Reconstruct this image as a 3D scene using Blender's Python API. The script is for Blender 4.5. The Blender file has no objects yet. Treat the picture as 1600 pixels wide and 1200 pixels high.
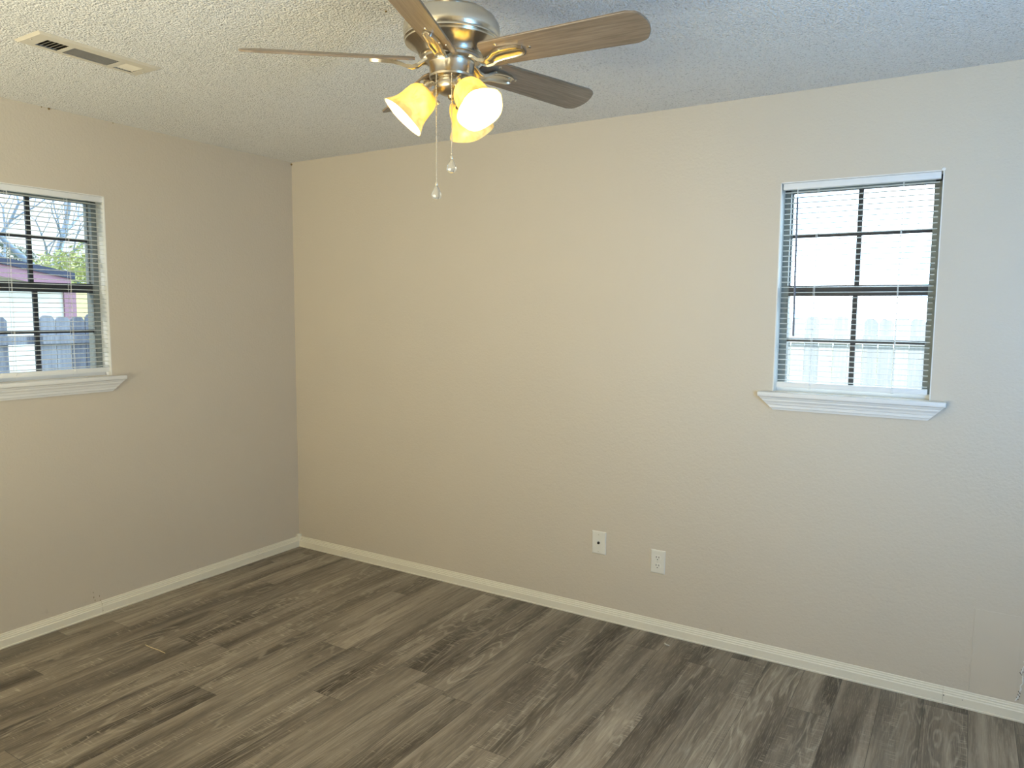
import bpy, bmesh, math, random
from mathutils import Vector, Matrix
C = bpy.context.scene.collection
S = bpy.context.scene
PI = math.pi
R = math.radians

# ------------------------------------------------------------------ camera
H = 2.44                                   # ceiling height
CAM = (3.63268, -3.28521, 1.52931)
YAW, PITCH, ROLL, FPX = -0.550039, -0.0973844, 0.00761891, 1154.854
fw = Vector((math.sin(YAW) * math.cos(PITCH), math.cos(YAW) * math.cos(PITCH), math.sin(PITCH)))
rt = Vector((math.cos(YAW), -math.sin(YAW), 0))
up = rt.cross(fw)
rt2 = math.cos(ROLL) * rt + math.sin(ROLL) * up
up2 = -math.sin(ROLL) * rt + math.cos(ROLL) * up
cd = bpy.data.cameras.new('camera')
cam = bpy.data.objects.new('camera', cd)
C.objects.link(cam)
cd.sensor_fit = 'HORIZONTAL'
cd.sensor_width = 36
cd.lens = FPX / 1600 * 36
cd.clip_start = 0.02
m = Matrix((rt2, up2, -fw)).transposed().to_4x4()
m.translation = Vector(CAM)
cam.matrix_world = m
S.camera = cam

# ------------------------------------------------------------------ view
S.view_settings.view_transform = 'Standard'
S.view_settings.look = 'None'
S.view_settings.gamma = 1
S.view_settings.use_curve_mapping = False
S.view_settings.exposure = 0.0
S.cycles.use_denoising = True
S.cycles.max_bounces = 10
S.cycles.diffuse_bounces = 7
S.cycles.transparent_max_bounces = 24
S.cycles.sample_clamp_indirect = 6.0

# ------------------------------------------------------------------ world: hazy bright sky
SKY, SKY_GLARE = 1.7, 9.0           # the haze glares brighter beyond the right window
W = bpy.data.worlds.new('sky')
S.world = W
W.use_nodes = True
nt = W.node_tree
nt.nodes.clear()
tc = nt.nodes.new('ShaderNodeTexCoord')
mp = nt.nodes.new('ShaderNodeMapping'); mp.inputs['Scale'].default_value = (1.6, 1.6, 4.0)
no = nt.nodes.new('ShaderNodeTexNoise'); no.inputs['Scale'].default_value = 2.2; no.inputs['Detail'].default_value = 6
cr = nt.nodes.new('ShaderNodeValToRGB')
cr.color_ramp.elements[0].position = 0.38; cr.color_ramp.elements[0].color = (0.36, 0.66, 1.0, 1)
cr.color_ramp.elements[1].position = 0.6; cr.color_ramp.elements[1].color = (0.86, 0.95, 1.0, 1)
bg = nt.nodes.new('ShaderNodeBackground'); bg.inputs['Strength'].default_value = SKY
ow = nt.nodes.new('ShaderNodeOutputWorld')
nt.links.new(tc.outputs['Generated'], mp.inputs['Vector'])
nt.links.new(mp.outputs['Vector'], no.inputs['Vector'])
nt.links.new(no.outputs['Fac'], cr.inputs['Fac'])
nt.links.new(cr.outputs['Color'], bg.inputs['Color'])
dt = nt.nodes.new('ShaderNodeVectorMath'); dt.operation = 'DOT_PRODUCT'; dt.inputs[1].default_value = (0.25, 0.95, 0.2)
nt.links.new(tc.outputs['Generated'], dt.inputs[0])
mr = nt.nodes.new('ShaderNodeMapRange'); mr.inputs[1].default_value = 0.25; mr.inputs[2].default_value = 0.95; mr.inputs[3].default_value = SKY; mr.inputs[4].default_value = SKY_GLARE
nt.links.new(dt.outputs['Value'], mr.inputs[0]); nt.links.new(mr.outputs[0], bg.inputs['Strength'])
nt.links.new(bg.outputs['Background'], ow.inputs['Surface'])

# ------------------------------------------------------------------ sun (from behind the house, never enters the room)
SUN = 5.0
sl = bpy.data.lights.new('sun', 'SUN'); sl.energy = SUN; sl.angle = R(1.5); sl.color = (1, 0.95, 0.86)
so = bpy.data.objects.new('sun', sl); C.objects.link(so)
so.rotation_euler = Vector((0.45, 0.62, -0.75)).to_track_quat('-Z', 'Y').to_euler()

def area(name, loc, aim, sx, sy, power, col):
    l = bpy.data.lights.new(name, 'AREA'); l.shape = 'RECTANGLE'; l.size = sx; l.size_y = sy
    l.energy = power; l.color = col
    o = bpy.data.objects.new(name, l); C.objects.link(o)
    o.location = loc
    o.rotation_euler = Vector(aim).to_track_quat('-Z', 'Y').to_euler()
    return o

RX, RY0 = 4.5, -4.7                       # right wall, rear wall
# added cool fill lamp standing in for daylight from an unseen right-hand window
GY0, GY1, GZ0, GZ1 = -2.35, -1.65, 0.75, 2.15
area('fill_right', (RX - 0.20, (GY0 + GY1) / 2, (GZ0 + GZ1) / 2), (-0.55, 0.75, 0.45), 0.5, 1.25, 31, (0.14, 0.47, 1.0))
# added upward fill lamp behind the camera; the rear wall has no opening
area('fill_rear', (1.8, RY0 + 0.45, 0.8), (0.0, 0.18, 0.98), 2.0, 0.8, 112, (1.0, 0.97, 0.75))
BULB = 300.0

# ================================================================== helpers
def tag(o, label=None, cat=None, group=None, kind=None):
    if label: o['label'] = label
    if cat: o['category'] = cat
    if group: o['group'] = group
    if kind: o['kind'] = kind
    return o

def empty(name, loc=(0, 0, 0), parent=None):
    o = bpy.data.objects.new(name, None); C.objects.link(o)
    o.empty_display_size = 0.05
    o.location = loc
    if parent: o.parent = parent
    return o

class MB:
    """collects shapes in world coordinates and links them as ONE mesh object"""
    def __init__(s): s.bm = bmesh.new()
    def face(s, vs):
        try: return s.bm.faces.new(vs)
        except ValueError: return None
    def box(s, a, b, bev=0.0):
        x0, y0, z0 = [min(a[i], b[i]) for i in range(3)]
        x1, y1, z1 = [max(a[i], b[i]) for i in range(3)]
        v = [s.bm.verts.new(p) for p in ((x0, y0, z0), (x1, y0, z0), (x1, y1, z0), (x0, y1, z0), (x0, y0, z1), (x1, y0, z1), (x1, y1, z1), (x0, y1, z1))]
        fs = [s.face([v[i] for i in q]) for q in ((0, 3, 2, 1), (4, 5, 6, 7), (0, 1, 5, 4), (1, 2, 6, 5), (2, 3, 7, 6), (3, 0, 4, 7))]
        if bev:
            es = list({e for f in fs for e in f.edges})
            bmesh.ops.bevel(s.bm, geom=es, offset=bev, segments=2, affect='EDGES', profile=0.6)
        return s
    def rings(s, rings, cap0=True, cap1=True, closed=True):
        prev = None; first = None
        for r in rings:
            vs = [s.bm.verts.new(p) for p in r]
            if prev:
                n = len(vs)
                for i in range(n if closed else n - 1):
                    s.face([prev[i], prev[(i + 1) % n], vs[(i + 1) % n], vs[i]])
            else: first = vs
            prev = vs
        if closed:
            if cap0: s.face(first[::-1])
            if cap1: s.face(prev)
        return s
    def tube(s, pts, rad, n=8):
        pts = [Vector(p) for p in pts]
        rads = rad if isinstance(rad, (list, tuple)) else [rad] * len(pts)
        out = []; ref = None
        for i, p in enumerate(pts):
            d = (pts[min(i + 1, len(pts) - 1)] - pts[max(i - 1, 0)]).normalized()
            if ref is None:
                ref = d.orthogonal().normalized()
            else:
                ref = (ref - d * ref.dot(d)).normalized()
            b = d.cross(ref)
            out.append([p + rads[i] * (math.cos(2 * PI * k / n) * ref + math.sin(2 * PI * k / n) * b) for k in range(n)])
        return s.rings(out)
    def lathe(s, prof, o=(0, 0, 0), axis=(0, 0, 1), n=32, cap=True, fn=None):
        """prof: list of (radius, height along axis)"""
        ax = Vector(axis).normalized(); o = Vector(o)
        a = ax.orthogonal().normalized(); b = ax.cross(a)
        rs = []
        for j, (r, h) in enumerate(prof):
            r = max(r, 1e-5)
            ring = []
            for k in range(n):
                t = 2 * PI * k / n
                rr = r * (fn(t, j) if fn else 1)
                ring.append(o + ax * h + rr * (math.cos(t) * a + math.sin(t) * b))
            rs.append(ring)
        return s.rings(rs, cap, cap)
    def prism(s, poly, f0, f1):
        """poly: list of 2-D points; f0 / f1 map a 2-D point to the two end faces"""
        return s.rings([[f0(p) for p in poly], [f1(p) for p in poly]])
    def ball(s, c, r, sub=2):
        bmesh.ops.create_icosphere(s.bm, subdivisions=sub, radius=r, matrix=Matrix.Translation(c)); return s
    def build(s, name, mat, parent=None, smooth=None):
        bmesh.ops.recalc_face_normals(s.bm, faces=s.bm.faces[:])
        me = bpy.data.meshes.new(name); s.bm.to_mesh(me); s.bm.free()
        me.materials.append(mat)
        o = bpy.data.objects.new(name, me); C.objects.link(o)
        if smooth is not None:
            for p in me.polygons: p.use_smooth = True
            try: me.set_sharp_from_angle(angle=R(smooth))
            except Exception: pass
        if parent:
            w = Vector(parent.location)
            q = parent.parent
            while q: w += Vector(q.location); q = q.parent
            me.transform(Matrix.Translation(-w))
            o.parent = parent
        return o

def recenter(o, loc):
    o.data.transform(Matrix.Translation(-Vector(loc))); o.location = loc
    return o

# ================================================================== materials
class N:
    def __init__(s, name):
        s.m = bpy.data.materials.new(name); s.m.use_nodes = True
        s.t = s.m.node_tree; s.t.nodes.clear()
        s.out = s.t.nodes.new('ShaderNodeOutputMaterial')
    def n(s, typ, **kw):
        k = s.t.nodes.new('ShaderNode' + typ)
        for a, v in kw.items():
            if a.startswith('i_'):
                key = a[2:].replace('_', ' ')
                s.put(k, key, v)
            elif a.startswith('n_'):
                s.put(k, int(a[2:]), v)
            else: setattr(k, a, v)
        return k
    def put(s, k, key, v):
        if isinstance(v, bpy.types.NodeSocket): s.t.links.new(v, k.inputs[key])
        else: k.inputs[key].default_value = v
    def math(s, op, a, b=0.0, c=None):
        k = s.t.nodes.new('ShaderNodeMath'); k.operation = op
        s.put(k, 0, a); s.put(k, 1, b)
        if c is not None: s.put(k, 2, c)
        return k.outputs[0]
    def mix(s, f, a, b):
        k = s.t.nodes.new('ShaderNodeMix'); k.data_type = 'RGBA'
        s.put(k, 0, f); s.put(k, 6, a); s.put(k, 7, b)
        return k.outputs[2]
    def ramp(s, f, *st):
        k = s.t.nodes.new('ShaderNodeValToRGB'); e = k.color_ramp.elements
        while len(e) < len(st): e.new(0.5)
        for i, (p, c) in enumerate(st):
            e[i].position = p
            e[i].color = (c, c, c, 1) if not isinstance(c, tuple) else (*c, 1)
        s.put(k, 0, f); return k.outputs[0]
    def pos(s): return s.n('NewGeometry').outputs['Position']
    def xyz(s, v): k = s.n('SeparateXYZ'); s.put(k, 0, v); return k.outputs
    def comb(s, x, y, z): k = s.n('CombineXYZ'); s.put(k, 0, x); s.put(k, 1, y); s.put(k, 2, z); return k.outputs[0]
    def noise(s, vec, scale, detail=3, rough=0.5, dist=0.0):
        k = s.n('TexNoise'); s.put(k, 'Vector', vec); s.put(k, 'Scale', scale); s.put(k, 'Detail', detail); s.put(k, 'Roughness', rough); s.put(k, 'Distortion', dist)
        return k.outputs['Fac']
    def bump(s, h, strength, dist, nrm=None):
        k = s.n('Bump'); s.put(k, 'Strength', strength); s.put(k, 'Distance', dist); s.put(k, 'Height', h)
        if nrm is not None: s.put(k, 'Normal', nrm)
        return k.outputs[0]
    def bsdf(s, **kw):
        k = s.n('BsdfPrincipled')
        for a, v in kw.items(): s.put(k, a.replace('_', ' '), v)
        s.t.links.new(k.outputs[0], s.out.inputs[0]); return k

def c4(*c): return (*c, 1)

def plain(name, col, rough=0.5, metal=0.0, var=0.06, scale=30, bump=0.0, **kw):
    k = N(name)
    f = k.noise(k.pos(), scale, 4)
    a = tuple(v * (1 - var) for v in col); b = tuple(min(1, v * (1 + var)) for v in col)
    d = dict(Base_Color=k.mix(f, c4(*a), c4(*b)), Roughness=rough, Metallic=metal)
    if bump: d['Normal'] = k.bump(f, bump, 0.002)
    d.update(kw)
    k.bsdf(**d); return k.m

def mat_wall(name, col):
    k = N(name); p = k.pos(); X, Y, Z = k.xyz(p)
    big = k.noise(p, 1.4, 3)
    colr = k.mix(big, c4(*[v * 0.965 for v in col]), c4(*[min(1, v * 1.035) for v in col]))
    peel = k.noise(p, 95, 3, 0.55)                      # orange peel
    peel2 = k.noise(p, 38, 2)
    h = k.math('ADD', k.math('MULTIPLY', peel, 0.7), k.math('MULTIPLY', peel2, 0.5))
    # faint dirt near the baseboard
    dn = k.math('MULTIPLY', k.ramp(k.noise(p, 26, 4), (0.62, 0.0), (0.75, 1.0)), k.ramp(Z, (0.07, 1.0), (0.16, 0.0)))
    colr = k.mix(k.math('MULTIPLY', dn, 0.25), colr, c4(0.30, 0.24, 0.17))
    k.bsdf(Base_Color=colr, Roughness=0.46, Normal=k.bump(h, 0.42, 0.004))
    return k.m

def mat_ceiling():
    k = N('popcorn_ceiling_paint'); p = k.pos()
    a = k.n('TexVoronoi'); k.put(a, 'Vector', p); k.put(a, 'Scale', 150.0); k.put(a, 'Randomness', 1.0)
    n1 = k.noise(p, 130, 4, 0.6)
    n2 = k.noise(p, 60, 3, 0.5)
    h = k.math('SUBTRACT', k.math('ADD', k.math('MULTIPLY', n1, 1.0), k.math('MULTIPLY', n2, 0.9)), k.math('MULTIPLY', a.outputs['Distance'], 0.75))
    pit_shade = k.ramp(k.noise(p, 135, 2), (0.57, 0.0), (0.70, 1.0))  # dark specks: shade of the popcorn pits put into the colour
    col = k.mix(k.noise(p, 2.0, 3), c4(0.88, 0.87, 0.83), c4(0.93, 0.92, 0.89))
    col = k.mix(k.math('MULTIPLY', pit_shade, 0.50), col, c4(0.36, 0.345, 0.32))
    k.bsdf(Base_Color=col, Roughness=0.95, Normal=k.bump(h, 1.0, 0.009))
    return k.m

def mat_floor():
    k = N('weathered_oak_vinyl_plank'); p = k.pos(); X, Y, Z = k.xyz(p)
    PW, PL = 0.150, 1.22
    u = k.math('DIVIDE', k.math('ADD', X, 0.03), PW)
    row = k.math('FLOOR', u); fu = k.math('SUBTRACT', u, row)
    wn = k.n('TexWhiteNoise', noise_dimensions='1D'); k.put(wn, 'W', row)
    v = k.math('ADD', k.math('DIVIDE', Y, PL), k.math('MULTIPLY', wn.outputs['Value'], 7.3))
    cell = k.math('FLOOR', v); fv = k.math('SUBTRACT', v, cell)
    wid = k.n('TexWhiteNoise', noise_dimensions='2D'); k.put(wid, 'Vector', k.comb(row, cell, 0.0))
    idv = wid.outputs['Value']; idc = k.xyz(wid.outputs['Color'])
    off = k.math('MULTIPLY', idv, 37.0)
    def sv(sx, sy): return k.comb(k.math('ADD', k.math('MULTIPLY', X, sx), off), k.math('ADD', k.math('MULTIPLY', Y, sy), k.math('MULTIPLY', idc[1], 11.0)), off)
    streak = k.noise(sv(9, 0.85), 1.0, 3, 0.5, 0.3)            # broad soft dark streaks
    grain = k.noise(sv(70, 3.2), 1.0, 5, 0.62, 0.4)
    fine = k.noise(sv(330, 14), 1.0, 3, 0.6)
    # cathedral figure: contour lines of a stretched noise
    cn = k.noise(sv(8.5, 0.95), 1.0, 2, 0.45, 0.2)
    cath = k.math('SINE', k.math('MULTIPLY', cn, 95.0))
    cath = k.ramp(k.math('ADD', k.math('MULTIPLY', cath, 0.5), 0.5), (0.72, 0.0), (0.97, 1.0))
    cmask = k.ramp(k.noise(sv(5, 1.1), 1.0, 2), (0.46, 0.0), (0.58, 1.0))
    cath = k.math('MULTIPLY', k.math('MULTIPLY', cath, cmask), k.ramp(fine, (0.35, 0.3), (0.6, 1.0)))
    # saw marks: short pale ticks across the plank
    saw = k.noise(k.comb(k.math('MULTIPLY', X, 16.0), k.math('MULTIPLY', Y, 190.0), off), 1.0, 2, 0.5, 0.2)
    saw = k.ramp(saw, (0.58, 0.0), (0.70, 1.0))
    smask = k.ramp(k.noise(sv(14, 1.2), 1.0, 2), (0.52, 0.0), (0.64, 1.0))
    saw = k.math('MULTIPLY', saw, smask)
    knot = k.ramp(k.noise(sv(16, 7), 1.0, 2), (0.70, 0.0), (0.78, 1.0))
    base = k.mix(k.ramp(streak, (0.33, 0.0), (0.66, 1.0)), c4(0.050, 0.036, 0.023), c4(0.350, 0.292, 0.218))
    base = k.mix(k.ramp(grain, (0.32, 0.55), (0.62, 0.0)), base, c4(0.070, 0.053, 0.037))
    base = k.mix(k.ramp(fine, (0.50, 0.0), (0.72, 0.50)), base, c4(0.44, 0.375, 0.28))
    base = k.mix(k.math('MULTIPLY', cath, 0.42), base, c4(0.52, 0.455, 0.345))
    base = k.mix(k.math('MULTIPLY', saw, 0.62), base, c4(0.57, 0.50, 0.38))
    base = k.mix(k.math('MULTIPLY', knot, 0.6), base, c4(0.035, 0.026, 0.02))
    tone = k.math('ADD', 0.86, k.math('MULTIPLY', idc[0], 0.28))
    hsv = k.n('HueSaturation'); k.put(hsv, 'Value', tone); k.put(hsv, 'Color', base); k.put(hsv, 'Saturation', 0.95)
    base = hsv.outputs[0]
    eu = k.math('MINIMUM', fu, k.math('SUBTRACT', 1.0, fu)); ev = k.math('MINIMUM', fv, k.math('SUBTRACT', 1.0, fv))
    seam = k.math('MAXIMUM', k.math('LESS_THAN', k.math('MULTIPLY', eu, PW), 0.0009), k.math('LESS_THAN', k.math('MULTIPLY', ev, PL), 0.0010))
    base = k.mix(k.math('MULTIPLY', seam, 0.75), base, c4(0.03, 0.024, 0.02))
    h = k.math('SUBTRACT', k.math('ADD', k.math('MULTIPLY', fine, 0.5), k.math('MULTIPLY', k.math('ADD', cath, saw), 0.25)), seam)
    k.bsdf(Base_Color=base, Roughness=k.math('ADD', 0.36, k.math('MULTIPLY', fine, 0.2)), Normal=k.bump(h, 0.25, 0.0012), Specular_IOR_Level=0.5)
    return k.m

def mat_glass():
    k = N('window_glass')
    tr = k.n('BsdfTransparent'); k.put(tr, 0, c4(0.95, 0.97, 0.97))
    gl = k.n('BsdfGlossy'); k.put(gl, 'Roughness', 0.02)
    lw = k.n('LayerWeight'); k.put(lw, 'Blend', 0.12)
    mx = k.n('MixShader'); k.put(mx, 0, k.math('MULTIPLY', lw.outputs['Fresnel'], 0.6)); k.put(mx, 1, tr.outputs[0]); k.put(mx, 2, gl.outputs[0])
    k.t.links.new(mx.outputs[0], k.out.inputs[0]); return k.m

def mat_slat():
    k = N('white_blind_slat'); p = k.pos()
    d = k.n('BsdfPrincipled'); k.put(d, 'Base Color', k.mix(k.noise(p, 20, 2), c4(0.84, 0.84, 0.81), c4(0.90, 0.90, 0.87))); k.put(d, 'Roughness', 0.4)
    t = k.n('BsdfTranslucent'); k.put(t, 0, c4(0.85, 0.86, 0.84))
    mx = k.n('MixShader'); k.put(mx, 0, 0.40); k.put(mx, 1, d.outputs[0]); k.put(mx, 2, t.outputs[0])
    k.t.links.new(mx.outputs[0], k.out.inputs[0]); return k.m

def mat_shade():
    k = N('amber_alabaster_glass'); p = k.pos()
    f = k.ramp(k.noise(p, 34, 4, 0.55, 0.6), (0.36, 0.0), (0.66, 1.0))
    tcol = k.mix(f, c4(0.32, 0.280, 0.080), c4(0.50, 0.460, 0.190))
    rcol = k.mix(f, c4(0.62, 0.51, 0.24), c4(0.74, 0.64, 0.38))
    t = k.n('BsdfTranslucent'); k.put(t, 0, tcol)
    d = k.n('BsdfPrincipled'); k.put(d, 'Base Color', rcol); k.put(d, 'Roughness', 0.25)
    ad = k.n('AddShader'); k.put(ad, 0, t.outputs[0]); k.put(ad, 1, d.outputs[0])
    k.t.links.new(ad.outputs[0], k.out.inputs[0]); return k.m

def mat_emit(name, col, s):
    k = N(name); e = k.n('Emission'); k.put(e, 0, c4(*col)); k.put(e, 1, s)
    k.t.links.new(e.outputs[0], k.out.inputs[0]); return k.m

def mat_blade():
    k = N('walnut_fan_blade')
    tcn = k.n('TexCoord'); X, Y, Z = k.xyz(tcn.outputs['UV'])
    v = k.comb(k.math('MULTIPLY', X, 9.0), k.math('MULTIPLY', Y, 170.0), 0.0)
    g = k.noise(v, 1.0, 5, 0.6, 0.4)
    v2 = k.comb(k.math('MULTIPLY', X, 3.0), k.math('MULTIPLY', Y, 26.0), 3.0)
    g2 = k.noise(v2, 1.0, 3, 0.5, 0.5)
    f = k.math('ADD', k.math('MULTIPLY', g, 0.6), k.math('MULTIPLY', g2, 0.4))
    col = k.ramp(f, (0.33, (0.155, 0.112, 0.072)), (0.52, (0.245, 0.182, 0.122)), (0.70, (0.34, 0.26, 0.18)))
    k.bsdf(Base_Color=col, Roughness=0.36, Specular_IOR_Level=0.5)
    return k.m

M = {}
M['wall'] = mat_wall('beige_wall_paint', (0.63, 0.56, 0.45))
M['patch'] = plain('smooth_wall_paint', (0.63, 0.56, 0.45), 0.5, var=0.03, scale=6)
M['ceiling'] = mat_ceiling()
M['floor'] = mat_floor()
M['trim'] = plain('cream_trim_paint', (0.82, 0.77, 0.63), 0.38, var=0.03, scale=8)
M['white'] = plain('white_window_paint', (0.80, 0.79, 0.75), 0.42, var=0.03, scale=12)
M['bronze'] = plain('dark_bronze_frame', (0.035, 0.036, 0.040), 0.4, 0.2, var=0.15)
M['alu'] = plain('grey_aluminium_frame', (0.20, 0.22, 0.21), 0.45, 0.1, var=0.08)
M['glass'] = mat_glass()
M['slat'] = mat_slat()
M['rail'] = plain('white_blind_rail', (0.80, 0.80, 0.78), 0.42, var=0.03)
M['cord'] = plain('white_cord', (0.82, 0.82, 0.80), 0.8, var=0.04)
M['wand'] = plain('clear_grey_plastic', (0.20, 0.22, 0.27), 0.3, var=0.05)
M['nickel'] = plain('brushed_nickel', (0.56, 0.51, 0.43), 0.30, 1.0, var=0.05, scale=60)
M['polished'] = plain('polished_nickel', (0.70, 0.65, 0.55), 0.22, 1.0, var=0.04, scale=60)
M['blade'] = mat_blade()
M['shade'] = mat_shade()
M['bulb'] = mat_emit('warm_bulb', (1.0, 0.82, 0.48), BULB)
M['plate'] = plain('ivory_plate', (0.78, 0.75, 0.65), 0.35, var=0.02)
M['dark'] = plain('dark_slot', (0.02, 0.018, 0.015), 0.7, var=0.2)
M['brass'] = plain('dull_brass', (0.30, 0.22, 0.10), 0.4, 1.0)
M['vent'] = plain('beige_vent_enamel', (0.62, 0.57, 0.47), 0.45, var=0.08, scale=25)
M['duct'] = plain('dark_duct_metal', (0.05, 0.043, 0.035), 0.7, 0.2, var=0.2)
M['crystal'] = None

def mat_crystal():
    k = N('clear_glass_fob')
    k.bsdf(Base_Color=c4(0.95, 0.93, 0.85), Roughness=0.05, Transmission_Weight=0.85, IOR=1.45); return k.m
M['crystal'] = mat_crystal()

# ================================================================== the setting
T = 0.15
WIN = dict(z0=1.198, z1=2.076)
BX0, BX1 = 2.934, 3.527                    # window in the back wall (x range)
LY0, LY1 = -1.790, -1.190                  # window in the left wall (y range)

def struct(o): return tag(o, kind='structure')

# floor
b = MB(); b.box((-T, RY0 - T, -0.12), (RX + T, T, 0.0)); struct(b.build('floor', M['floor']))
# ceiling with the hole for the register
VX0, VX1, VY0, VY1 = 0.828, 0.946, -1.905, -1.538
b = MB()
for (a, c) in (((-T, RY0 - T), (VX0, T)), ((VX1, RY0 - T), (RX + T, T)), ((VX0, RY0 - T), (VX1, VY0)), ((VX0, VY1), (VX1, T))):
    b.box((*a, H), (*c, H + 0.12))
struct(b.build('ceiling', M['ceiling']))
# back wall (y = 0) with opening
b = MB()
z0, z1 = WIN['z0'], WIN['z1']
b.box((-T, 0, 0), (BX0, T, H)); b.box((BX1, 0, 0), (RX + T, T, H))
b.box((BX0, 0, 0), (BX1, T, z0)); b.box((BX0, 0, z1), (BX1, T, H))
struct(b.build('wall_back', M['wall']))
# left wall (x = 0) with opening
b = MB()
b.box((-T, RY0, 0), (0, LY0, H)); b.box((-T, LY1, 0), (0, 0, H))
b.box((-T, LY0, 0), (0, LY1, z0)); b.box((-T, LY0, z1), (0, LY1, H))
struct(b.build('wall_left', M['wall']))
# right wall (x = RX) with the glazed opening
b = MB()
b.box((RX, RY0, 0), (RX + T, GY0, H)); b.box((RX, GY1, 0), (RX + T, 0, H))
b.box((RX, GY0, 0), (RX + T, GY1, GZ0)); b.box((RX, GY0, GZ1), (RX + T, GY1, H))
struct(b.build('wall_right', M['wall']))
b = MB(); b.box((-T, RY0 - T, 0), (RX + T, RY0, H)); struct(b.build('wall_rear', M['wall']))

# smooth drywall patch low on the back wall, with its ridged edges and a crack
b = MB()
b.box((3.722, -0.0012, 0.060), (3.872, 0.002, 0.402), 0.0006)
pt = b.build('trim_3', M['patch']); struct(pt)
rnd = random.Random(5)
def ridge(pts, r, n=5):
    q = MB(); q.tube(pts, r, n); return q
q = MB()
pts = [(3.718 + 0.0035 * rnd.uniform(-1, 1), -0.0005, 0.41 - 0.34 * i / 16) for i in range(17)]
q.tube(pts, 0.0016, 5)
pts = [(3.715 + 0.155 * i / 12, -0.0005, 0.404 + 0.0022 * rnd.uniform(-1, 1)) for i in range(13)]
q.tube(pts, 0.0012, 5)
q.build('patch_ridge', M['patch'], pt, 60)
q = MB()
pts = [(3.885 + 0.005 * math.sin(i * 1.3) + 0.003 * rnd.uniform(-1, 1) - (0.009 if i > 9 else 0), -0.001, 0.235 - 0.16 * i / 13) for i in range(14)]
q.tube(pts, [0.0018 + 0.0014 * (i % 3 == 0) for i in range(14)], 5)
q.build('loose_tape', M['white'], pt, 60)
q = MB()
for i in (3, 4, 10, 11, 12):
    p = Vector(pts[i]); q.tube([p + Vector((-0.004, -0.0006, 0.004)), p + Vector((0.003, -0.0006, -0.006))], [0.0011, 0.0016], 5)
q.build('crack', M['dark'], pt, 60)

# baseboards: moulded profile (depth, height)
PROF = [(0, 0), (0.0155, 0), (0.0165, 0.006), (0.0140, 0.0080), (0.0140, 0.039), (0.0105, 0.0425), (0.0105, 0.0480), (0.0075, 0.0510), (0.0075, 0.0565), (0.0045, 0.0595), (0.0045, 0.0645), (0.0030, 0.0668), (0, 0.0668)]
def baseboard(name, f, l0, l1, seams=()):
    q = MB(); edges = [l0] + sorted(seams) + [l1]
    for i in range(len(edges) - 1):
        a = edges[i] + (0.0006 if i else 0); c = edges[i + 1] - (0.0006 if i < len(edges) - 2 else 0)
        q.prism(PROF, lambda p, a=a: f(p[0], a, p[1]), lambda p, c=c: f(p[0], c, p[1]))
    return struct(q.build(name, M['trim']))
baseboard('baseboard_back', lambda d, l, z: Vector((l, -d, z)), 0.0, RX, (3.634,))
baseboard('baseboard_left', lambda d, l, z: Vector((d, l, z)), RY0, 0.0, (-1.30,))
baseboard('baseboard_right', lambda d, l, z: Vector((RX - d, l, z)), RY0, 0.0)
q = MB(); q.prism([(0, 0), (0.021, 0), (0.021, 0.009), (0.009, 0.021), (0, 0.021)], lambda p: Vector((p[0], -p[1], 0)), lambda p: Vector((p[0], -p[1], 0.083)))
struct(q.build('trim_1', M['trim']))
# nail holes and scuffs at the baseboard joints
q = MB()
for (x, z, r) in ((3.637, 0.036, 0.0022), (3.700, 0.034, 0.0012)):
    q.lathe([(r, 0), (r, 0.0012)], (x, -0.0138, z), (0, -1, 0), 10)
struct(q.build('trim_2', M['dark']))
q = MB()
for (y, z, r, l) in ((-1.335, 0.125, .0013, .006), (-1.333, 0.100, .0018, .008), (-1.328, 0.083, .0014, .008), (-1.305, 0.098, .0012, .008), (-1.303, 0.073, .0014, .004)):
    q.tube([(0.0004, y, z), (0.0004, y - 0.001, z - l)], [r, r * 0.7], 6)
for (y, z) in ((-1.298, 0.052), (-1.299, 0.02)):
    q.lathe([(0.0016, 0), (0.0016, 0.001)], (0.0100 if z > 0.04 else 0.0138, y, z), (1, 0, 0), 8)
struct(q.build('trim_4', M['brass']))
# dark hole at the top of the corner and grit along the ceiling joint
q = MB(); q.ball((0.003, -0.004, H - 0.012), 0.0065, 2); struct(q.build('trim_5', M['brass']))
q = MB()
for (x, y, r) in ((0.0, -1.428, 0.006), (0.0, -1.46, 0.003), (0.0, -1.13, 0.003)):
    q.ball((x + 0.001, y, H - 0.003), r, 1)
q.ball((2.0667, -1.4836, H - 0.001), 0.004, 1)
struct(q.build('trim_6', M['brass']))

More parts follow.
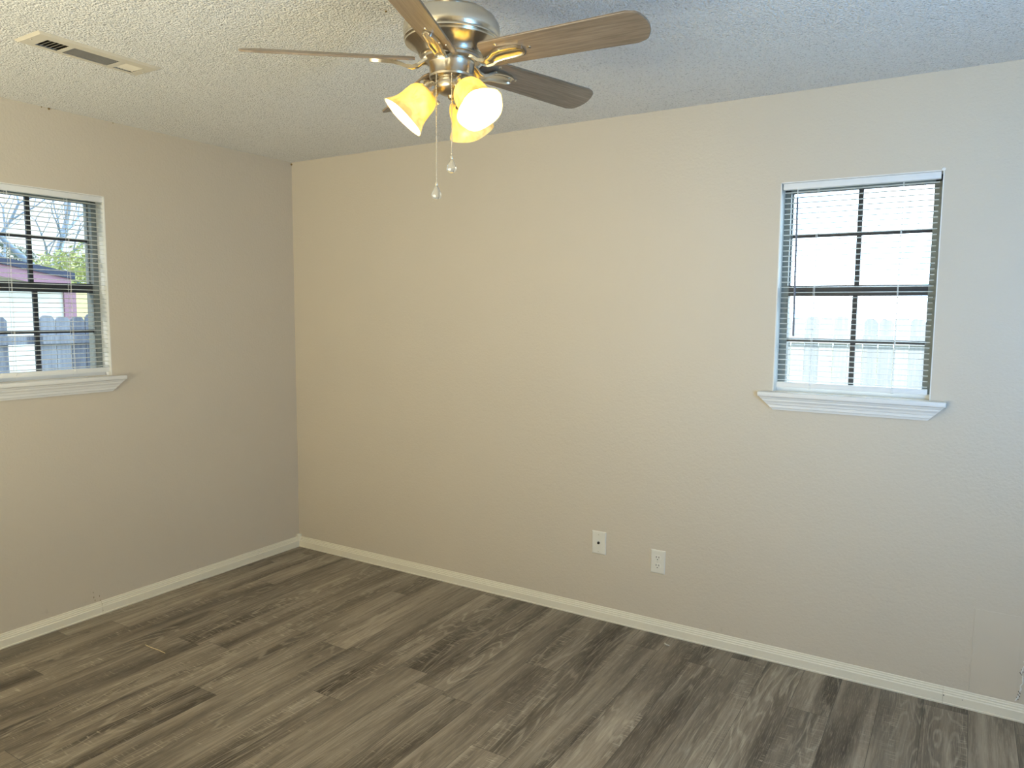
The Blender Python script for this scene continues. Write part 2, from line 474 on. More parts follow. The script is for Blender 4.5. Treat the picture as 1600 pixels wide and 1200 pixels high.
# ------------------------------------------------------------------ windows
def window(name, F, half, n_in):
    """F(u, d, z) -> world; u across the opening (-half..half), d depth into the wall (0 = room face)"""
    e = empty(name, F(0, 0, WIN['z0'])); struct(e)
    z0, z1 = WIN['z0'], WIN['z1']
    def bx(q, u0, u1, d0, d1, a, c, bev=0): q.box(F(u0, d0, a), F(u1, d1, c), bev)
    q = MB()                                                        # white painted return
    bx(q, -half, -half + 0.004, 0.0, 0.075, z0, z1); bx(q, half - 0.004, half, 0.0, 0.075, z0, z1); bx(q, -half, half, 0.0, 0.075, z1 - 0.004, z1)
    q.build('jamb_liner', M['white'], e)
    q = MB(); bx(q, -half + 0.004, half - 0.004, 0.046, 0.0715, z0 - 0.001, z0 + 0.017, 0.002); q.build('sill_light_strip', M['white'], e)  # added white strip standing in for the daylit line under the blind
    q = MB(); fo = 0.029                                             # bronze outer frame
    bx(q, -half, -half + fo, 0.072, 0.14, z0, z1); bx(q, half - fo, half, 0.072, 0.14, z0, z1)
    bx(q, -half, half, 0.072, 0.14, z1 - fo, z1); bx(q, -half, half, 0.072, 0.14, z0, z0 + 0.010)
    q.build('window_frame', M['alu'], e)
    zm = 1.628
    def sash(nm, a, c, d, mz, rb, rt_):
        i0 = half - fo
        q = MB(); s_ = 0.005
        bx(q, -i0, i0, d, d + 0.02, a, a + rb); bx(q, -i0, i0, d, d + 0.02, c - rt_, c)
        s = q.build(nm, M['bronze'], e)
        for sg in (-1, 1):
            q = MB(); bx(q, sg * i0, sg * (i0 - s_), d - 0.001, d + 0.021, a, c); q.build('stile', M['alu'], s)
        q = MB(); bx(q, -0.0095, 0.0095, d + 0.004, d + 0.018, a, c); bx(q, -i0, i0, d + 0.0045, d + 0.0175, mz - 0.0075, mz + 0.0075)
        q.build('muntin', M['bronze'], s)
        q = MB(); bx(q, -i0, i0, d + 0.009, d + 0.012, a, c); q.build('pane', M['glass'], s)
    sash('lower_sash', z0 + 0.004, zm + 0.022, 0.076, 1.418, 0.02, 0.044)
    sash('upper_sash', zm - 0.022, z1 - 0.02, 0.104, 1.862, 0.044, 0.014)
    # stool with horns and a mitred moulded apron
    ext, pj = 0.055, 0.040
    q = MB()
    bx(q, -half - ext, half + ext, -pj, 0.0, z0 - 0.021, z0 - 0.001, 0.004)
    bx(q, -half, half, -0.002, 0.075, z0 - 0.021, z0 - 0.001)
    q.build('window_sill', M['white'], e, 40)
    prof = [(0.034, 1.176), (0.031, 1.168), (0.027, 1.166), (0.027, 1.160), (0.022, 1.152), (0.020, 1.143), (0.016, 1.141), (0.016, 1.130), (0.010, 1.128), (0.008, 1.119)]
    q = MB(); rs = []
    for (d, z) in prof:
        L = half + ext - 0.006 - (1.176 - z) * 0.95
        rs.append([F(-L, 0.0, z), F(-L, -d, z), F(L, -d, z), F(L, 0.0, z)])
    q.rings(rs); q.build('apron', M['white'], e)
    return e

FB = lambda u, d, z: Vector(((BX0 + BX1) / 2 + u, d, z))
FL = lambda u, d, z: Vector((-d, (LY0 + LY1) / 2 + u, z))
window('window_1', FB, (BX1 - BX0) / 2, 1)
window('window_2', FL, (LY1 - LY0) / 2, 1)
# glazing of the opening in the right-hand wall
e = struct(empty('window_3', (RX, (GY0 + GY1) / 2, GZ0)))
q = MB()
for y in (GY0, (GY0 + GY1) / 2 - 0.03, GY1 - 0.06): q.box((RX + 0.05, y, GZ0), (RX + 0.11, y + 0.06, GZ1))
q.box((RX + 0.05, GY0, GZ0), (RX + 0.11, GY1, GZ0 + 0.06)); q.box((RX + 0.05, GY0, GZ1 - 0.06), (RX + 0.11, GY1, GZ1))
q.build('window_frame', M['white'], e)
q = MB(); q.box((RX + 0.078, GY0, GZ0), (RX + 0.082, GY1, GZ1)); q.build('pane', M['glass'], e)

# ------------------------------------------------------------------ mini blinds
def blind(F, u0, u1, cords, label, wand_u=None):
    e = empty('mini_blind', F((u0 + u1) / 2, 0.022, 1.2065))
    tag(e, label, 'blind', 'white mini blinds in the two windows')
    dc = 0.022
    q = MB(); q.box(F(u0 - 0.004, dc - 0.014, 2.046), F(u1 + 0.004, dc + 0.013, 2.0715), 0.0015); q.build('headrail', M['rail'], e, 40)
    q = MB(); zt, zb, n = 2.035, 1.2475, 37
    for i in range(n):
        z = zt + (zb - zt) * i / (n - 1)
        pr = [(-0.0125, -0.0008), (-0.006, 0.0008), (0, 0.0014), (0.006, 0.0008), (0.0125, -0.0008)]
        poly = [(a, h + 0.00035) for a, h in pr] + [(a, h - 0.00035) for a, h in pr[::-1]]
        q.prism(poly, lambda p: F(u0, dc + p[0], z + p[1]), lambda p: F(u1, dc + p[0], z + p[1]))
    q.build('slats', M['slat'], e, 50)
    q = MB(); q.box(F(u0 - 0.001, dc - 0.0125, 1.2170), F(u1 + 0.001, dc + 0.0125, 1.2390), 0.003); br = q.build('bottom_rail', M['rail'], e, 40)
    for c in cords:
        q = MB(); q.lathe([(0.006, 0), (0.006, 0.002), (0.003, 0.003)], F(c, dc, 1.2168), (0, 0, -1), 12); q.lathe([(0.005, 0), (0.004, 0.0025)], F(c, dc - 0.0122, 1.228), F(0, -1, 0) - F(0, 0, 0), 10)
        q.build('cord_plug', M['rail'], br)
        q = MB()
        for dd in (-0.0138, 0.0138): q.tube([F(c, dc + dd, 2.05), F(c, dc + dd, 1.225)], 0.0008, 5)
        q.tube([F(c + 0.003, dc, 2.05), F(c + 0.003, dc, 1.225)], 0.0006, 5)
        for i in range(n):
            z = zt + (zb - zt) * i / (n - 1) - 0.0012
            q.tube([F(c, dc - 0.0138, z), F(c, dc + 0.0138, z)], 0.0004, 4)
        q.build('ladder_cord', M['cord'], e)
    if wand_u is not None:
        q = MB(); q.tube([F(wand_u, dc - 0.020, 2.012), F(wand_u + 0.004, dc - 0.023, 1.7), F(wand_u + 0.008, dc - 0.025, 1.436)], 0.0045, 6)
        w = q.build('tilt_wand', M['wand'], e, 30)
        q = MB(); q.tube([F(wand_u, dc - 0.012, 2.048), F(wand_u, dc - 0.021, 2.040), F(wand_u, dc - 0.020, 2.008)], 0.0018, 6); q.build('wand_hook', M['rail'], w, 40)
    return e
cx = (BX0 + BX1) / 2; cy = (LY0 + LY1) / 2
blind(FB, 2.947 - cx, 3.513 - cx, (3.079 - cx, 3.390 - cx), 'white mini blind with a hanging tilt wand in the right window', 3.002 - cx)
blind(FL, -1.785 - cy, -1.1955 - cy, (-1.363 - cy, -1.620 - cy), 'white mini blind in the left window, a fence and a house behind it')

# ------------------------------------------------------------------ ceiling register
e = empty('ceiling_vent', (0.887, -1.72, H)); tag(e, 'beige metal air register set in the ceiling above the left window', 'vent')
q = MB(); ZB = H - 0.007
ox0, ox1, oy0, oy1 = 0.808, 0.972, -1.945, -1.505
secs = [(-1.893, -1.820), (-1.803, -1.641), (-1.618, -1.545)]
ix0, ix1 = 0.838, 0.924
def fr(x0, y0, x1, y1): q.box((x0, y0, ZB), (x1, y1, ZB + 0.0015))
fr(ox0 + 0.01, oy0 + 0.01, ix0, oy1 - 0.01); fr(ix1, oy0 + 0.01, ox1 - 0.01, oy1 - 0.01)
ed = [oy0 + 0.01] + [v for s_ in secs for v in s_] + [oy1 - 0.01]
for i in range(0, len(ed), 2): fr(ix0, ed[i], ix1, ed[i + 1])
# sloped flange
o_ = [(ox0, oy0, H), (ox1, oy0, H), (ox1, oy1, H), (ox0, oy1, H)]
i_ = [(ox0 + .01, oy0 + .01, ZB), (ox1 - .01, oy0 + .01, ZB), (ox1 - .01, oy1 - .01, ZB), (ox0 + .01, oy1 - .01, ZB)]
q.rings([[Vector(p) for p in o_], [Vector(p) for p in i_]], False, False)
q.build('vent_frame', M['vent'], e)
def louvres(name, sec, along_y, n, tilt, wid=0.0078):
    q = MB(); y0, y1 = sec
    for i in range(n):
        t = (i + 0.5) / n
        if along_y:
            x = ix0 + (ix1 - ix0) * t; w = 0.0075
            c, s_ = math.cos(tilt) * w, math.sin(tilt) * w
            q.rings([[Vector((x - c, y, ZB + 0.006 - s_)), Vector((x + c, y, ZB + 0.006 + s_)), Vector((x + c, y, ZB + 0.0068 + s_)), Vector((x - c, y, ZB + 0.0068 - s_))] for y in (y0, y1)])
        else:
            y = y0 + (y1 - y0) * t; w = wid
            c, s_ = math.cos(tilt) * w, math.sin(tilt) * w
            q.rings([[Vector((x, y - c, ZB + 0.006 - s_)), Vector((x, y + c, ZB + 0.006 + s_)), Vector((x, y + c, ZB + 0.0068 + s_)), Vector((x, y - c, ZB + 0.0068 - s_))] for x in (ix0, ix1)])
    return q.build(name, M['vent'], e)
louvres('louver_bank', secs[0], False, 5, 0.62, 0.0070)
louvres('louver_bank', secs[1], True, 7, 2.15)
louvres('louver_bank', secs[2], False, 7, 2.55, 0.0056)
q = MB(); g = 0.001
x0, x1, y0, y1 = VX0 + g, VX1 - g, VY0 + g, VY1 - g
q.box((x0, y0, H + 0.002), (x0 + .002, y1, H + 0.11)); q.box((x1 - .002, y0, H + 0.002), (x1, y1, H + 0.11))
q.box((x0, y0, H + 0.002), (x1, y0 + .002, H + 0.11)); q.box((x0, y1 - .002, H + 0.002), (x1, y1, H + 0.11)); q.box((x0, y0, H + 0.108), (x1, y1, H + 0.11))
q.build('duct', M['duct'], e)
for (x, y) in ((0.882, -1.925), (0.882, -1.524)):
    q = MB(); q.lathe([(0.004, 0), (0.0035, 0.0012), (0.001, 0.0018)], (x, y, ZB), (0, 0, -1), 12); q.build('screw', M['vent'], e)

# ------------------------------------------------------------------ wall plates
def plate(name, xc, zc, w, h, label, cat):
    e = empty(name, (xc, 0, zc)); tag(e, label, cat)
    q = MB()
    A = [Vector((xc + sx * w / 2, 0, zc + sz * h / 2)) for sx, sz in ((-1, -1), (1, -1), (1, 1), (-1, 1))]
    B = [Vector((xc + sx * (w / 2 - .001), -0.004, zc + sz * (h / 2 - .001))) for sx, sz in ((-1, -1), (1, -1), (1, 1), (-1, 1))]
    D = [Vector((xc + sx * (w / 2 - .005), -0.0065, zc + sz * (h / 2 - .005))) for sx, sz in ((-1, -1), (1, -1), (1, 1), (-1, 1))]
    q.rings([A, B, D]); q.build('plate', M['plate'], e)
    return e
e = plate('cable_wall_plate', 2.134, 0.390, 0.076, 0.116, 'ivory cable wall plate with one dark jack hole, left of the outlet', 'wall plate')
q = MB(); q.lathe([(0.0068, 0), (0.0068, 0.002), (0.0050, 0.002), (0.0048, 0.006), (0.003, 0.006)], (2.134, -0.0065, 0.390), (0, -1, 0), 16); q.lathe([(0.0052, 0), (0.0052, 0.0068), (0.0015, 0.007)], (2.134, -0.0065, 0.390), (0, -1, 0), 12)
q.build('cable_jack', M['dark'], e)
for dz in (-0.042, 0.042):
    q = MB(); q.lathe([(0.0032, 0), (0.0028, 0.0009), (0.001, 0.0012)], (2.134, -0.0064, 0.390 + dz), (0, -1, 0), 12); q.build('screw', M['vent'], e)
e = plate('power_outlet', 2.442, 0.350, 0.072, 0.114, 'ivory double power outlet low on the back wall, right of the cable plate', 'outlet')
for dz in (-0.0195, 0.0195):
    zc = 0.350 + dz
    q = MB(); poly = []
    for k in range(28):
        t = 2 * PI * k / 28; poly.append((0.0165 * math.cos(t), max(-0.0135, min(0.0135, 0.0165 * math.sin(t)))))
    q.prism(poly, lambda p: Vector((2.442 + p[0], -0.0062, zc + p[1])), lambda p: Vector((2.442 + p[0], -0.0078, zc + p[1])))
    r_ = q.build('receptacle', M['plate'], e)
    q = MB()
    for dx, hh in ((-0.0065, 0.0045), (0.0065, 0.0037)): q.box((2.442 + dx - 0.0013, -0.0076, zc + 0.004 - hh), (2.442 + dx + 0.0013, -0.0080, zc + 0.004 + hh))
    q.lathe([(0.0026, 0), (0.0026, 0.0004)], (2.442, -0.0076, zc - 0.0075), (0, -1, 0), 12)
    q.build('slots', M['dark'], r_)
q = MB(); q.lathe([(0.003, 0), (0.0026, 0.0012), (0.001, 0.0015)], (2.442, -0.0064, 0.350), (0, -1, 0), 12); q.build('screw', M['vent'], e)

# wall anchor left above the right window
q = MB(); q.lathe([(0.0075, 0), (0.0075, 0.002), (0.006, 0.004), (0.002, 0.0045)], (3.524, 0, 2.078), (0, -1, 0), 14)
o = q.build('wall_anchor', M['white'], None, 40); recenter(o, (3.524, 0, 2.078)); tag(o, 'tiny white anchor plug in the wall at the upper right corner of the right window', 'anchor')

# straw and a curl of packing on the floor
q = MB(); q.tube([(0.515, -1.390, 0.0018), (0.563, -1.3925, 0.0022), (0.61, -1.3895, 0.002), (0.666, -1.3914, 0.0016)], [0.0014, 0.0017, 0.0016, 0.0012], 7)
o = q.build('straw', plain('dry_straw', (0.72, 0.60, 0.36), 0.6), None, 50); recenter(o, (0.59, -1.391, 0.0)); tag(o, 'thin pale straw lying on the dark floor near the left wall', 'straw')
q = MB(); q.tube([(2.520, -0.095, 0.003), (2.524, -0.105, 0.005), (2.535, -0.113, 0.005), (2.549, -0.112, 0.003)], [0.002, 0.004, 0.004, 0.002], 7)
o = q.build('plastic_scrap', plain('grey_white_scrap', (0.55, 0.53, 0.47), 0.6), None, 60); recenter(o, (2.53, -0.105, 0.0)); tag(o, 'tiny curved white scrap on the floor beside the back baseboard', 'scrap')

# ------------------------------------------------------------------ ceiling fan
FX, FY, FZ = 2.4112, -1.6155, 2.2007
rv = Vector((math.cos(YAW), -math.sin(YAW), 0)); vv = Vector((math.sin(YAW), math.cos(YAW), 0)); Zv = Vector((0, 0, 1))
FC = Vector((FX, FY, 0))
fan = empty('ceiling_fan', (FX, FY, H)); tag(fan, 'five-bladed ceiling fan with walnut blades and three lit amber glass shades', 'ceiling fan')
def fl(name, prof, mat, n=48, ang=35, parent=fan):
    q = MB(); q.lathe(prof, FC, (0, 0, 1), n); return q.build(name, mat, parent, ang)
fl('canopy', [(0.066, H - 0.0005), (0.067, 2.428), (0.060, 2.412), (0.045, 2.398), (0.026, 2.390), (0.016, 2.388)], M['nickel'])
fl('downrod', [(0.0125, 2.392), (0.0125, 2.325)], M['nickel'], 24)
fl('motor_housing', [(0.016, 2.338), (0.024, 2.336), (0.028, 2.331), (0.075, 2.327), (0.100, 2.318), (0.118, 2.304), (0.1275, 2.288), (0.130, 2.272), (0.1285, 2.262), (0.1255, 2.256), (0.1275, 2.253), (0.1275, 2.250), (0.124, 2.248), (0.1255, 2.245), (0.1245, 2.2415), (0.119, 2.2395), (0.108, 2.234), (0.098, 2.226), (0.091, 2.217), (0.087, 2.210), (0.070, 2.209)], M['polished'], 64, 30)
fl('flywheel', [(0.060, 2.212), (0.083, 2.211), (0.084, 2.206), (0.079, 2.204), (0.079, 2.198), (0.068, 2.194), (0.055, 2.193)], M['nickel'])
fl('switch_housing', [(0.054, 2.195), (0.0615, 2.194), (0.0625, 2.190), (0.0605, 2.187), (0.0595, 2.160), (0.061, 2.157), (0.060, 2.152), (0.052, 2.147), (0.030, 2.145)], M['nickel'])
fl('light_fitter', [(0.042, 2.147), (0.046, 2.142), (0.047, 2.130), (0.040, 2.118), (0.026, 2.111), (0.012, 2.108), (0.010, 2.101), (0.005, 2.097)], M['nickel'])

TH0, TAU, BW, BR = 0.0507, 0.3642, 0.0536, 0.530
for k in range(5):
    t = TH0 + k * 2 * PI / 5
    d = Vector((math.cos(t), math.sin(t), 0)); s_ = Vector((-math.sin(t), math.cos(t), 0))
    e2 = s_ * math.cos(TAU) - Zv * math.sin(TAU); nn = d.cross(e2).normalized()
    c0 = Vector((FX, FY, FZ))
    def P(u, v, h=0.0): return c0 + d * u + e2 * v + nn * h
    # outline of the blade
    def hw(u): return 0.046 + (BW - 0.046) * min(1, (u - 0.1) / 0.42)
    out = []
    u0 = 0.098
    def arc(cu, cv, r, a0, a1, n=6): return [(cu + r * math.cos(a0 + (a1 - a0) * i / n), cv + r * math.sin(a0 + (a1 - a0) * i / n)) for i in range(n + 1)]
    w0 = hw(u0)
    out += arc(u0 + 0.016, -w0 + 0.016, 0.016, -PI, -PI / 2)
    out += [(u0 + 0.016 + (BR - 0.024 - u0 - 0.016) * i / 6, -hw(u0 + 0.016 + (BR - 0.024 - u0 - 0.016) * i / 6)) for i in range(1, 6)]
    # tip: shallow bow with two rounded corners
    tip = []
    n = 18
    for i in range(n + 1):
        a = -1 + 2 * i / n
        v = BW * a
        bow = 0.024 * (1 - a * a)
        cr_ = 0.020 * max(0, (abs(a) - 0.80) / 0.20) ** 2
        tip.append((BR - 0.003 + bow - cr_, v))
    out += tip
    out += [(u0 + 0.016 + (BR - 0.024 - u0 - 0.016) * i / 6, hw(u0 + 0.016 + (BR - 0.024 - u0 - 0.016) * i / 6)) for i in range(5, 0, -1)]
    out += arc(u0 + 0.016, w0 - 0.016, 0.016, PI / 2, PI)
    q = MB(); th = 0.0028
    def inset(p, e): return (p[0] - e * (1 if p[0] > 0.3 else -1) * (1 if abs(p[0] - 0.3) > 0.17 else 0), p[1] - e * (1 if p[1] > 0 else -1))
    q.rings([[P(*inset(p, 0.0012), -th) for p in out], [P(*p, -th + 0.001) for p in out], [P(*p, th - 0.001) for p in out], [P(*inset(p, 0.0012), th) for p in out]])
    bl = q.build('fan_blade', M['blade'], fan)
    # grain direction comes from a UV map laid along the blade
    uv = bl.data.uv_layers.new(name='grain')
    off = Vector(fan.location)
    for lp in bl.data.loops:
        w = Vector(bl.data.vertices[lp.vertex_index].co) + off - c0
        uv.data[lp.index].uv = (w.dot(d) + k * 3.7, w.dot(e2) + k * 1.3)
    # blade iron: curved arm from the flywheel, twisting to the blade pitch
    secs_ = [(0.060, 0.000, 0.0, 0.020, 0.0035), (0.074, -0.005, 0.05, 0.019, 0.0035), (0.090, -0.0165, 0.25, 0.015, 0.0035), (0.106, -0.0215, 0.5, 0.0145, 0.0035), (0.122, -0.0185, 0.8, 0.0165, 0.0035), (0.138, -0.0125, 1.0, 0.0185, 0.0035), (0.155, -0.0085, 1.0, 0.0195, 0.0035), (0.185, -0.0070, 1.0, 0.0195, 0.0035), (0.205, -0.0070, 1.0, 0.0170, 0.0035), (0.216, -0.0070, 1.0, 0.0120, 0.0035), (0.219, -0.0070, 1.0, 0.0080, 0.003)]
    rs = []
    for (u, h, tw, w, tk) in secs_:
        f2 = s_ * math.cos(TAU * tw) - Zv * math.sin(TAU * tw); n2 = d.cross(f2).normalized()
        cc = c0 + d * u + (n2 * h if tw > 0.9 else Zv * h)
        # raised rims along both edges, hollow in the middle
        prof = [(-w, tk), (-w, -tk * 1.5), (-w * 0.80, -tk * 1.7), (-w * 0.62, -tk * 0.4), (0, -tk * 0.15), (w * 0.62, -tk * 0.4), (w * 0.80, -tk * 1.7), (w, -tk * 1.5), (w, tk)]
        rs.append([cc + f2 * a + n2 * h2 for a, h2 in prof])
    q = MB(); q.rings(rs); q.build('blade_iron', M['polished'], fan, 50)
    for (u, v) in ((0.150, 0.030), (0.150, -0.030), (0.235, 0.0)):
        q = MB(); q.lathe([(0.0042, 0), (0.0036, 0.0014), (0.001, 0.002)], P(u, v, -th), -nn, 12); q.build('screw', M['polished'], bl, 50)

# light kit: three arms, holders, shades, bulbs
for ang in (PI + R(9), -PI / 3 + R(9), PI / 3 + R(9)):
    hd = rv * math.cos(ang) + vv * math.sin(ang)
    TL = R(47)
    ax = (hd * math.cos(TL) - Zv * math.sin(TL)).normalized()
    mouth = FC + hd * 0.130 + Zv * 2.046
    L = 0.098
    neck = mouth - ax * L
    q = MB()
    q.tube([FC + hd * 0.040 + Zv * 2.134, FC + hd * 0.052 + Zv * 2.140, FC + hd * 0.060 + Zv * 2.136, neck - ax * 0.004], [0.008, 0.008, 0.009, 0.011], 14)
    q.build('light_arm', M['nickel'], fan, 50)
    q = MB(); q.lathe([(0.010, -0.022), (0.020, -0.020), (0.026, -0.012), (0.0275, 0.004), (0.0285, 0.012), (0.026, 0.014), (0.018, 0.012)], neck, ax, 28)
    hold = q.build('shade_holder', M['nickel'], fan, 40)
    sd = ax.cross(hd).normalized(); lo = sd.cross(ax).normalized()
    if lo.z > 0: lo = -lo
    for a3 in (0, 2 * PI / 3, 4 * PI / 3):
        dr = lo * math.cos(a3) + sd * math.sin(a3)
        q = MB(); q.tube([neck + ax * 0.004 + dr * 0.026, neck + ax * 0.004 + dr * 0.036], 0.0022, 8); q.tube([neck + ax * 0.004 + dr * 0.035, neck + ax * 0.004 + dr * 0.043], 0.0052, 10)
        q.build('thumb_screw', M['polished'], hold, 40)
    # bell shade: outer profile then back along the inside
    op = [(0.0235, 0.000), (0.0300, 0.004), (0.0385, 0.012), (0.0435, 0.024), (0.0455, 0.038), (0.0465, 0.052), (0.0490, 0.066), (0.0540, 0.080), (0.0605, 0.091), (0.0650, L)]
    ip = [(r - 0.0032, h) for r, h in op[::-1]]
    ip[0] = (0.0635, L + 0.0005)
    m_ = len(op)
    def wav(t, j, m_=m_):
        g = max(0.0, ((j if j < m_ else 2 * m_ - 1 - j) - 5) / (m_ - 6))
        return 1 + 0.030 * g * math.cos(5 * t)
    q = MB(); q.lathe(op + ip, neck, ax, 60, cap=False, fn=wav)
    q.build('lamp_shade', M['shade'], fan, 60)
    q = MB(); q.lathe([(0.012, 0.004), (0.013, 0.024), (0.0125, 0.030), (0.018, 0.037), (0.0245, 0.047), (0.0265, 0.056), (0.0245, 0.066), (0.018, 0.074), (0.009, 0.079), (0.001, 0.0805)], neck, ax, 24)
    q.build('light_bulb', M['bulb'], fan, 60)

# pull chains with glass fobs
for (a, c, zt, zb) in ((-0.0365, -0.050, 2.150, 1.868), (0.0045, -0.056, 2.150, 1.936)):
    p0 = FC + rv * a + vv * c
    q = MB(); z = zt; 
    q.tube([p0 + Zv * (zt + 0.003), p0 + Zv * zb], 0.0005, 4)
    nb = int((zt - zb) / 0.0042)
    for i in range(nb):
        q.ball(p0 + Zv * (zt - 0.0042 * i), 0.0022, 1)
    ch = q.build('pull_chain', M['polished'], fan, 60)
    q = MB(); q.lathe([(0.0035, 0.002), (0.0042, -0.002), (0.0032, -0.006)], p0 + Zv * zb, (0, 0, 1), 12); q.build('chain_connector', M['polished'], ch, 40)
    q = MB(); q.lathe([(0.0010, -0.005), (0.0050, -0.009), (0.0090, -0.017), (0.0128, -0.026), (0.0136, -0.031), (0.0115, -0.037), (0.0062, -0.0410), (0.0010, -0.0420)], p0 + Zv * zb, (0, 0, 1), 10)
    q.build('glass_fob', M['crystal'], ch)

# ================================================================== outdoors
GZ = -0.40
def mat_ground():
    k = N('dry_lawn'); p = k.pos()
    f = k.noise(p, 1.3, 5); g = k.noise(p, 24, 4)
    col = k.ramp(k.math('ADD', k.math('MULTIPLY', f, 0.6), k.math('MULTIPLY', g, 0.4)), (0.35, (0.13, 0.14, 0.06)), (0.5, (0.24, 0.22, 0.11)), (0.65, (0.34, 0.30, 0.19)))
    k.bsdf(Base_Color=col, Roughness=0.95, Normal=k.bump(g, 0.5, 0.03)); return k.m
q = MB(); q.box((-40, -20, GZ - 0.2), (40, 45, GZ)); struct(q.build('ground', mat_ground()))

def mat_wood(name, a, b, c):
    k = N(name); p = k.pos(); X, Y, Z = k.xyz(p)
    v = k.comb(k.math('MULTIPLY', X, 40.0), k.math('MULTIPLY', Y, 40.0), k.math('MULTIPLY', Z, 2.5))
    g = k.noise(v, 1.0, 4, 0.6, 0.5)
    bd = k.n('TexWhiteNoise', noise_dimensions='2D'); k.put(bd, 'Vector', k.comb(k.math('FLOOR', k.math('DIVIDE', X, 0.143)), k.math('FLOOR', k.math('DIVIDE', Y, 0.143)), 0.0))
    f = k.math('ADD', k.math('MULTIPLY', g, 0.7), k.math('MULTIPLY', bd.outputs['Value'], 0.3))
    k.bsdf(Base_Color=k.ramp(f, (0.3, a), (0.5, b), (0.72, c)), Roughness=0.9); return k.m
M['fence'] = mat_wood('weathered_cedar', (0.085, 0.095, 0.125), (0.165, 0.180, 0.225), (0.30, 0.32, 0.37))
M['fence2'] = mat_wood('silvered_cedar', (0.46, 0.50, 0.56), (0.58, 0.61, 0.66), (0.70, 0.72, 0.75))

def fence(F, n0, n1, top, mat, label, skip=(), seed=1):
    """F(a, d, z): a along the fence, d toward the house"""
    rn = random.Random(seed)
    e = empty('privacy_fence', F((n0 + n1) / 2 * 0.143, 0, GZ)); tag(e, label, 'fence', 'wooden fences around the yard')
    q = MB()
    for i in range(n0, n1):
        if i in skip: continue
        a = i * 0.143; w = 0.137; t_ = top + rn.uniform(-0.02, 0.015); ln = rn.uniform(-0.004, 0.004)
        dy = [rn.uniform(0, 0.012) for _ in range(3)]
        poly = [(a, GZ), (a + w, GZ), (a + w + ln, t_ - 0.035 - dy[0]), (a + w - 0.028, t_ - dy[1]), (a + 0.05, t_ - 0.004), (a + 0.028, t_ - dy[2]), (a + ln, t_ - 0.035)]
        q.prism(poly, lambda p: F(p[0], -0.008, p[1]), lambda p: F(p[0], 0.008, p[1]))
    q.build('pickets', mat, e)
    for z in (GZ + 0.25, GZ + 0.95, top - 0.28):
        q = MB(); q.box(F(n0 * 0.143, 0.010, z), F(n1 * 0.143, 0.048, z + 0.085)); q.build('rail', mat, e)
    for i in range(n0, n1, 17):
        q = MB(); q.box(F(i * 0.143 + 0.02, 0.050, GZ), F(i * 0.143 + 0.11, 0.14, top - 0.1)); q.build('post', mat, e)
    return e
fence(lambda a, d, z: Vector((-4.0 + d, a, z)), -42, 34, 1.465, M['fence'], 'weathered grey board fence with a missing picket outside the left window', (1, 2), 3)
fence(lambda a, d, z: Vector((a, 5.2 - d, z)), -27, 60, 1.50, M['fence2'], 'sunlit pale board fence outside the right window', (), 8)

# neighbour's house beyond the left fence: low gable end, red fascia, dark shingles
hs = empty('neighbor_house', (-11, 1.0, GZ)); tag(hs, 'white house with red fascia and dark roof beyond the left fence', 'house')
HX = -11.0
M['siding'] = plain('white_siding', (0.84, 0.85, 0.80), 0.7, var=0.03)
M['red'] = plain('faded_red_trim', (0.36, 0.20, 0.27), 0.7, var=0.1)
M['yellow'] = plain('pale_yellow_siding', (0.80, 0.70, 0.34), 0.7, var=0.04)
M['shingle'] = plain('dark_blue_shingle', (0.055, 0.065, 0.11), 0.9, var=0.35, scale=16)
PK, EV = -1.6, 4.28           # ridge and eave y
sl_ = 0.18
zr = lambda y: 1.965 + sl_ * (EV - max(y, 2 * PK - y))          # under-side of the roof at y
q = MB(); poly = [(-7.3, GZ), (4.30, GZ), (4.30, zr(4.3)), (PK, zr(PK)), (-7.3, zr(-7.3))]
q.prism(poly, lambda p: Vector((HX, p[0], p[1])), lambda p: Vector((HX - 8, p[0], p[1]))); q.build('wall', M['siding'], hs)
q = MB(); q.box((HX - 0.1, 4.28, GZ), (HX + 0.04, 4.50, zr(4.45))); q.build('corner_board', M['red'], hs)
q = MB(); q.box((HX - 1.5, 4.48, GZ), (HX - 0.5, 7.5, 1.95)); q.build('annex_wall', M['yellow'], hs)
q = MB()
for (ya, yb) in ((PK, EV), (2 * PK - EV, PK)):
    za, zb = zr(ya), zr(yb)
    q.prism([(ya, za - 0.10), (yb, zb - 0.10), (yb, zb + 0.115), (ya, za + 0.115)], lambda p: Vector((HX + 0.30, p[0], p[1])), lambda p: Vector((HX + 0.26, p[0], p[1])))
q.build('fascia', M['red'], hs)
q = MB()
for (ya, yb) in ((PK, EV + 0.06), (2 * PK - EV - 0.06, PK)):
    za, zb = zr(ya), zr(yb)
    q.prism([(ya, za + 0.115), (yb, zb + 0.115), (yb, zb + 0.235), (ya, za + 0.235)], lambda p: Vector((HX + 0.34, p[0], p[1])), lambda p: Vector((HX - 8.3, p[0], p[1])))
q.build('roof', M['shingle'], hs)

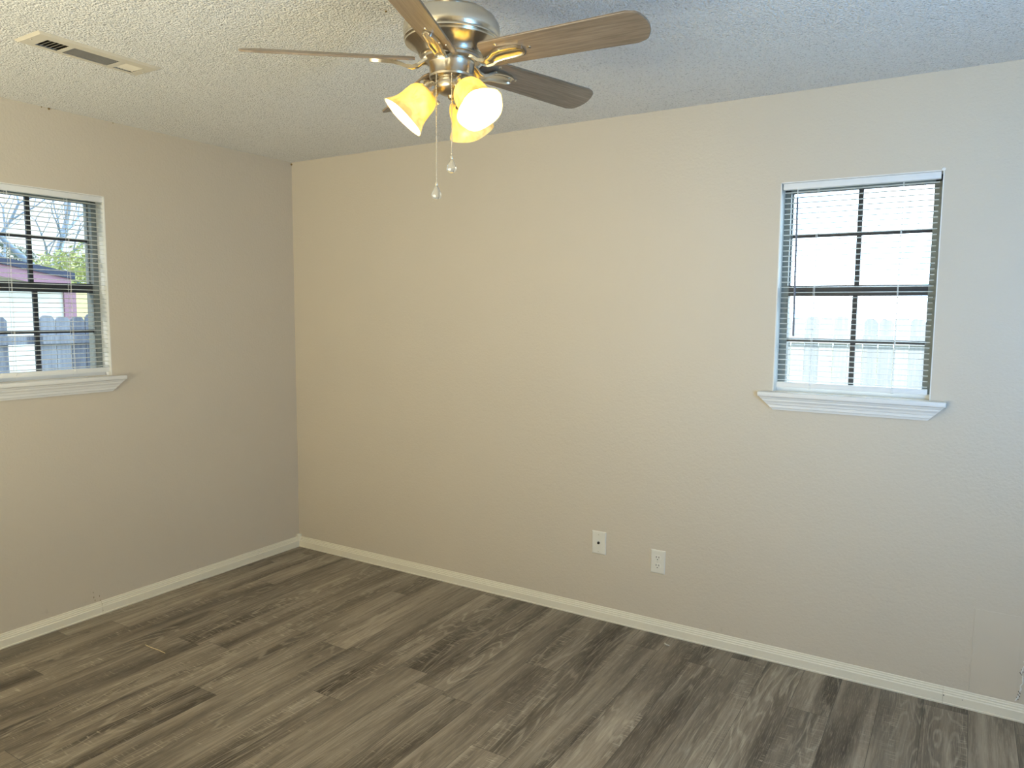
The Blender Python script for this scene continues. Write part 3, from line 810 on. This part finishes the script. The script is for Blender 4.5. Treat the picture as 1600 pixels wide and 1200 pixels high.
# bare trees and a yellow-green leafy tree
M['bark'] = plain('grey_bark', (0.27, 0.33, 0.42), 0.9, var=0.2, scale=12)
def bare_tree(loc, h, seed, label, lean=0.0, r0=0.16, fork=0.3):
    rn = random.Random(seed); q = MB()
    def grow(p, d, L, r, lvl):
        pts = [p]; rs = [r]; n = 4
        for i in range(n):
            d = (d + Vector((rn.uniform(-1, 1), rn.uniform(-1, 1), rn.uniform(-0.5, 0.7))) * 0.16).normalized()
            p = p + d * L / n; pts.append(p); rs.append(r * (1 - 0.42 * (i + 1) / n))
        q.tube(pts, rs, 7 if lvl < 2 else 5 if lvl < 4 else 3)
        if lvl >= 5: return
        for j in range(3 if lvl < 4 else 4):
            a = rn.uniform(0, 2 * PI); b = rn.uniform(0.35, 0.85)
            o = d.orthogonal().normalized(); o2 = d.cross(o)
            nd = (d * math.cos(b) + (o * math.cos(a) + o2 * math.sin(a)) * math.sin(b)).normalized()
            base = pts[-1] if j < 2 else pts[rn.choice((2, 3))]
            grow(base, nd, L * rn.uniform(0.62, 0.80), rs[-1] * rn.uniform(0.62, 0.85), lvl + 1)
    grow(Vector(loc), Vector((0.05, lean, 1)).normalized(), h * fork, r0, 0)
    o = q.build('bare_tree', M['bark'], None, 60); recenter(o, loc)
    return tag(o, label, 'tree', 'trees beyond the left fence')
bare_tree((-16.4, 7.2, GZ), 7.8, 4, 'bare grey tree with a thick fork beyond the left fence, right of the house roof', 0.06, 0.24, 0.34)
bare_tree((-20.5, 7.05, GZ), 9.3, 11, 'bare grey tree rising behind the house roof in the left window', -0.12, 0.17, 0.33)
bare_tree((-23.5, 5.9, GZ), 10.6, 23, 'bare grey tree behind the house, at the left edge of the photo', 0.1, 0.16, 0.33)

def leafy_tree(loc, blobs, trunk_h, n, size, seed, mat, label, name='leafy_tree'):
    rn = random.Random(seed)
    e = empty(name, loc); tag(e, label, 'tree', 'trees beyond the left fence')
    L = Vector(loc)
    q = MB(); q.tube([L, L + Vector((0.05, 0.05, trunk_h * 0.5)), L + Vector((0, 0, trunk_h))], [0.14, 0.11, 0.06], 8)
    for i in range(7):
        a = i * 0.9; q.tube([L + Vector((0, 0, trunk_h * 0.7)), L + Vector((0.7 * math.cos(a), 0.7 * math.sin(a), trunk_h * 1.1))], [0.05, 0.015], 5)
    q.build('trunk', M['bark'], e, 60)
    q = MB()
    for i in range(n):
        c, rad = rn.choice(blobs)
        while True:
            w = Vector((rn.uniform(-1, 1), rn.uniform(-1, 1), rn.uniform(-1, 1)))
            if w.length < 1: break
        p = L + Vector(c) + Vector((w.x * rad[0], w.y * rad[1], w.z * rad[2]))
        s1 = size * rn.uniform(0.6, 1.3)
        a = Vector((rn.uniform(-1, 1), rn.uniform(-1, 1), rn.uniform(-1, 1))).normalized(); b2 = a.orthogonal().normalized()
        q.face([q.bm.verts.new(p - a * s1), q.bm.verts.new(p + b2 * s1 * 0.45), q.bm.verts.new(p + a * s1), q.bm.verts.new(p - b2 * s1 * 0.45)])
    q.build('foliage', mat, e)
    return e
M['leaf'] = plain('yellow_green_leaf', (0.42, 0.46, 0.20), 0.6, var=0.35, scale=9)
M['leaf2'] = plain('grey_green_leaf', (0.20, 0.24, 0.20), 0.7, var=0.35, scale=9)
leafy_tree((-14.0, 6.15, GZ), [((0, -0.30, 2.75), (0.7, 0.7, 0.5)), ((0, 0.45, 2.9), (0.7, 0.7, 0.65)), ((0, 0.1, 2.2), (0.8, 1.3, 0.8)), ((0, 0.8, 3.3), (0.4, 0.4, 0.35))], 2.6, 2800, 0.07, 6, M['leaf'], 'yellow-green leafy tree just right of the red trimmed house')
leafy_tree((-26.0, 8.7, GZ), [((0, -0.8, 3.7), (1, 1.6, 0.9)), ((0, 1.2, 3.5), (1, 1.4, 0.8)), ((0, -2.0, 3.9), (1, 1.0, 0.9))], 3.2, 3000, 0.09, 9, M['leaf2'], 'grey-green leafy tree behind the roof of the red trimmed house')
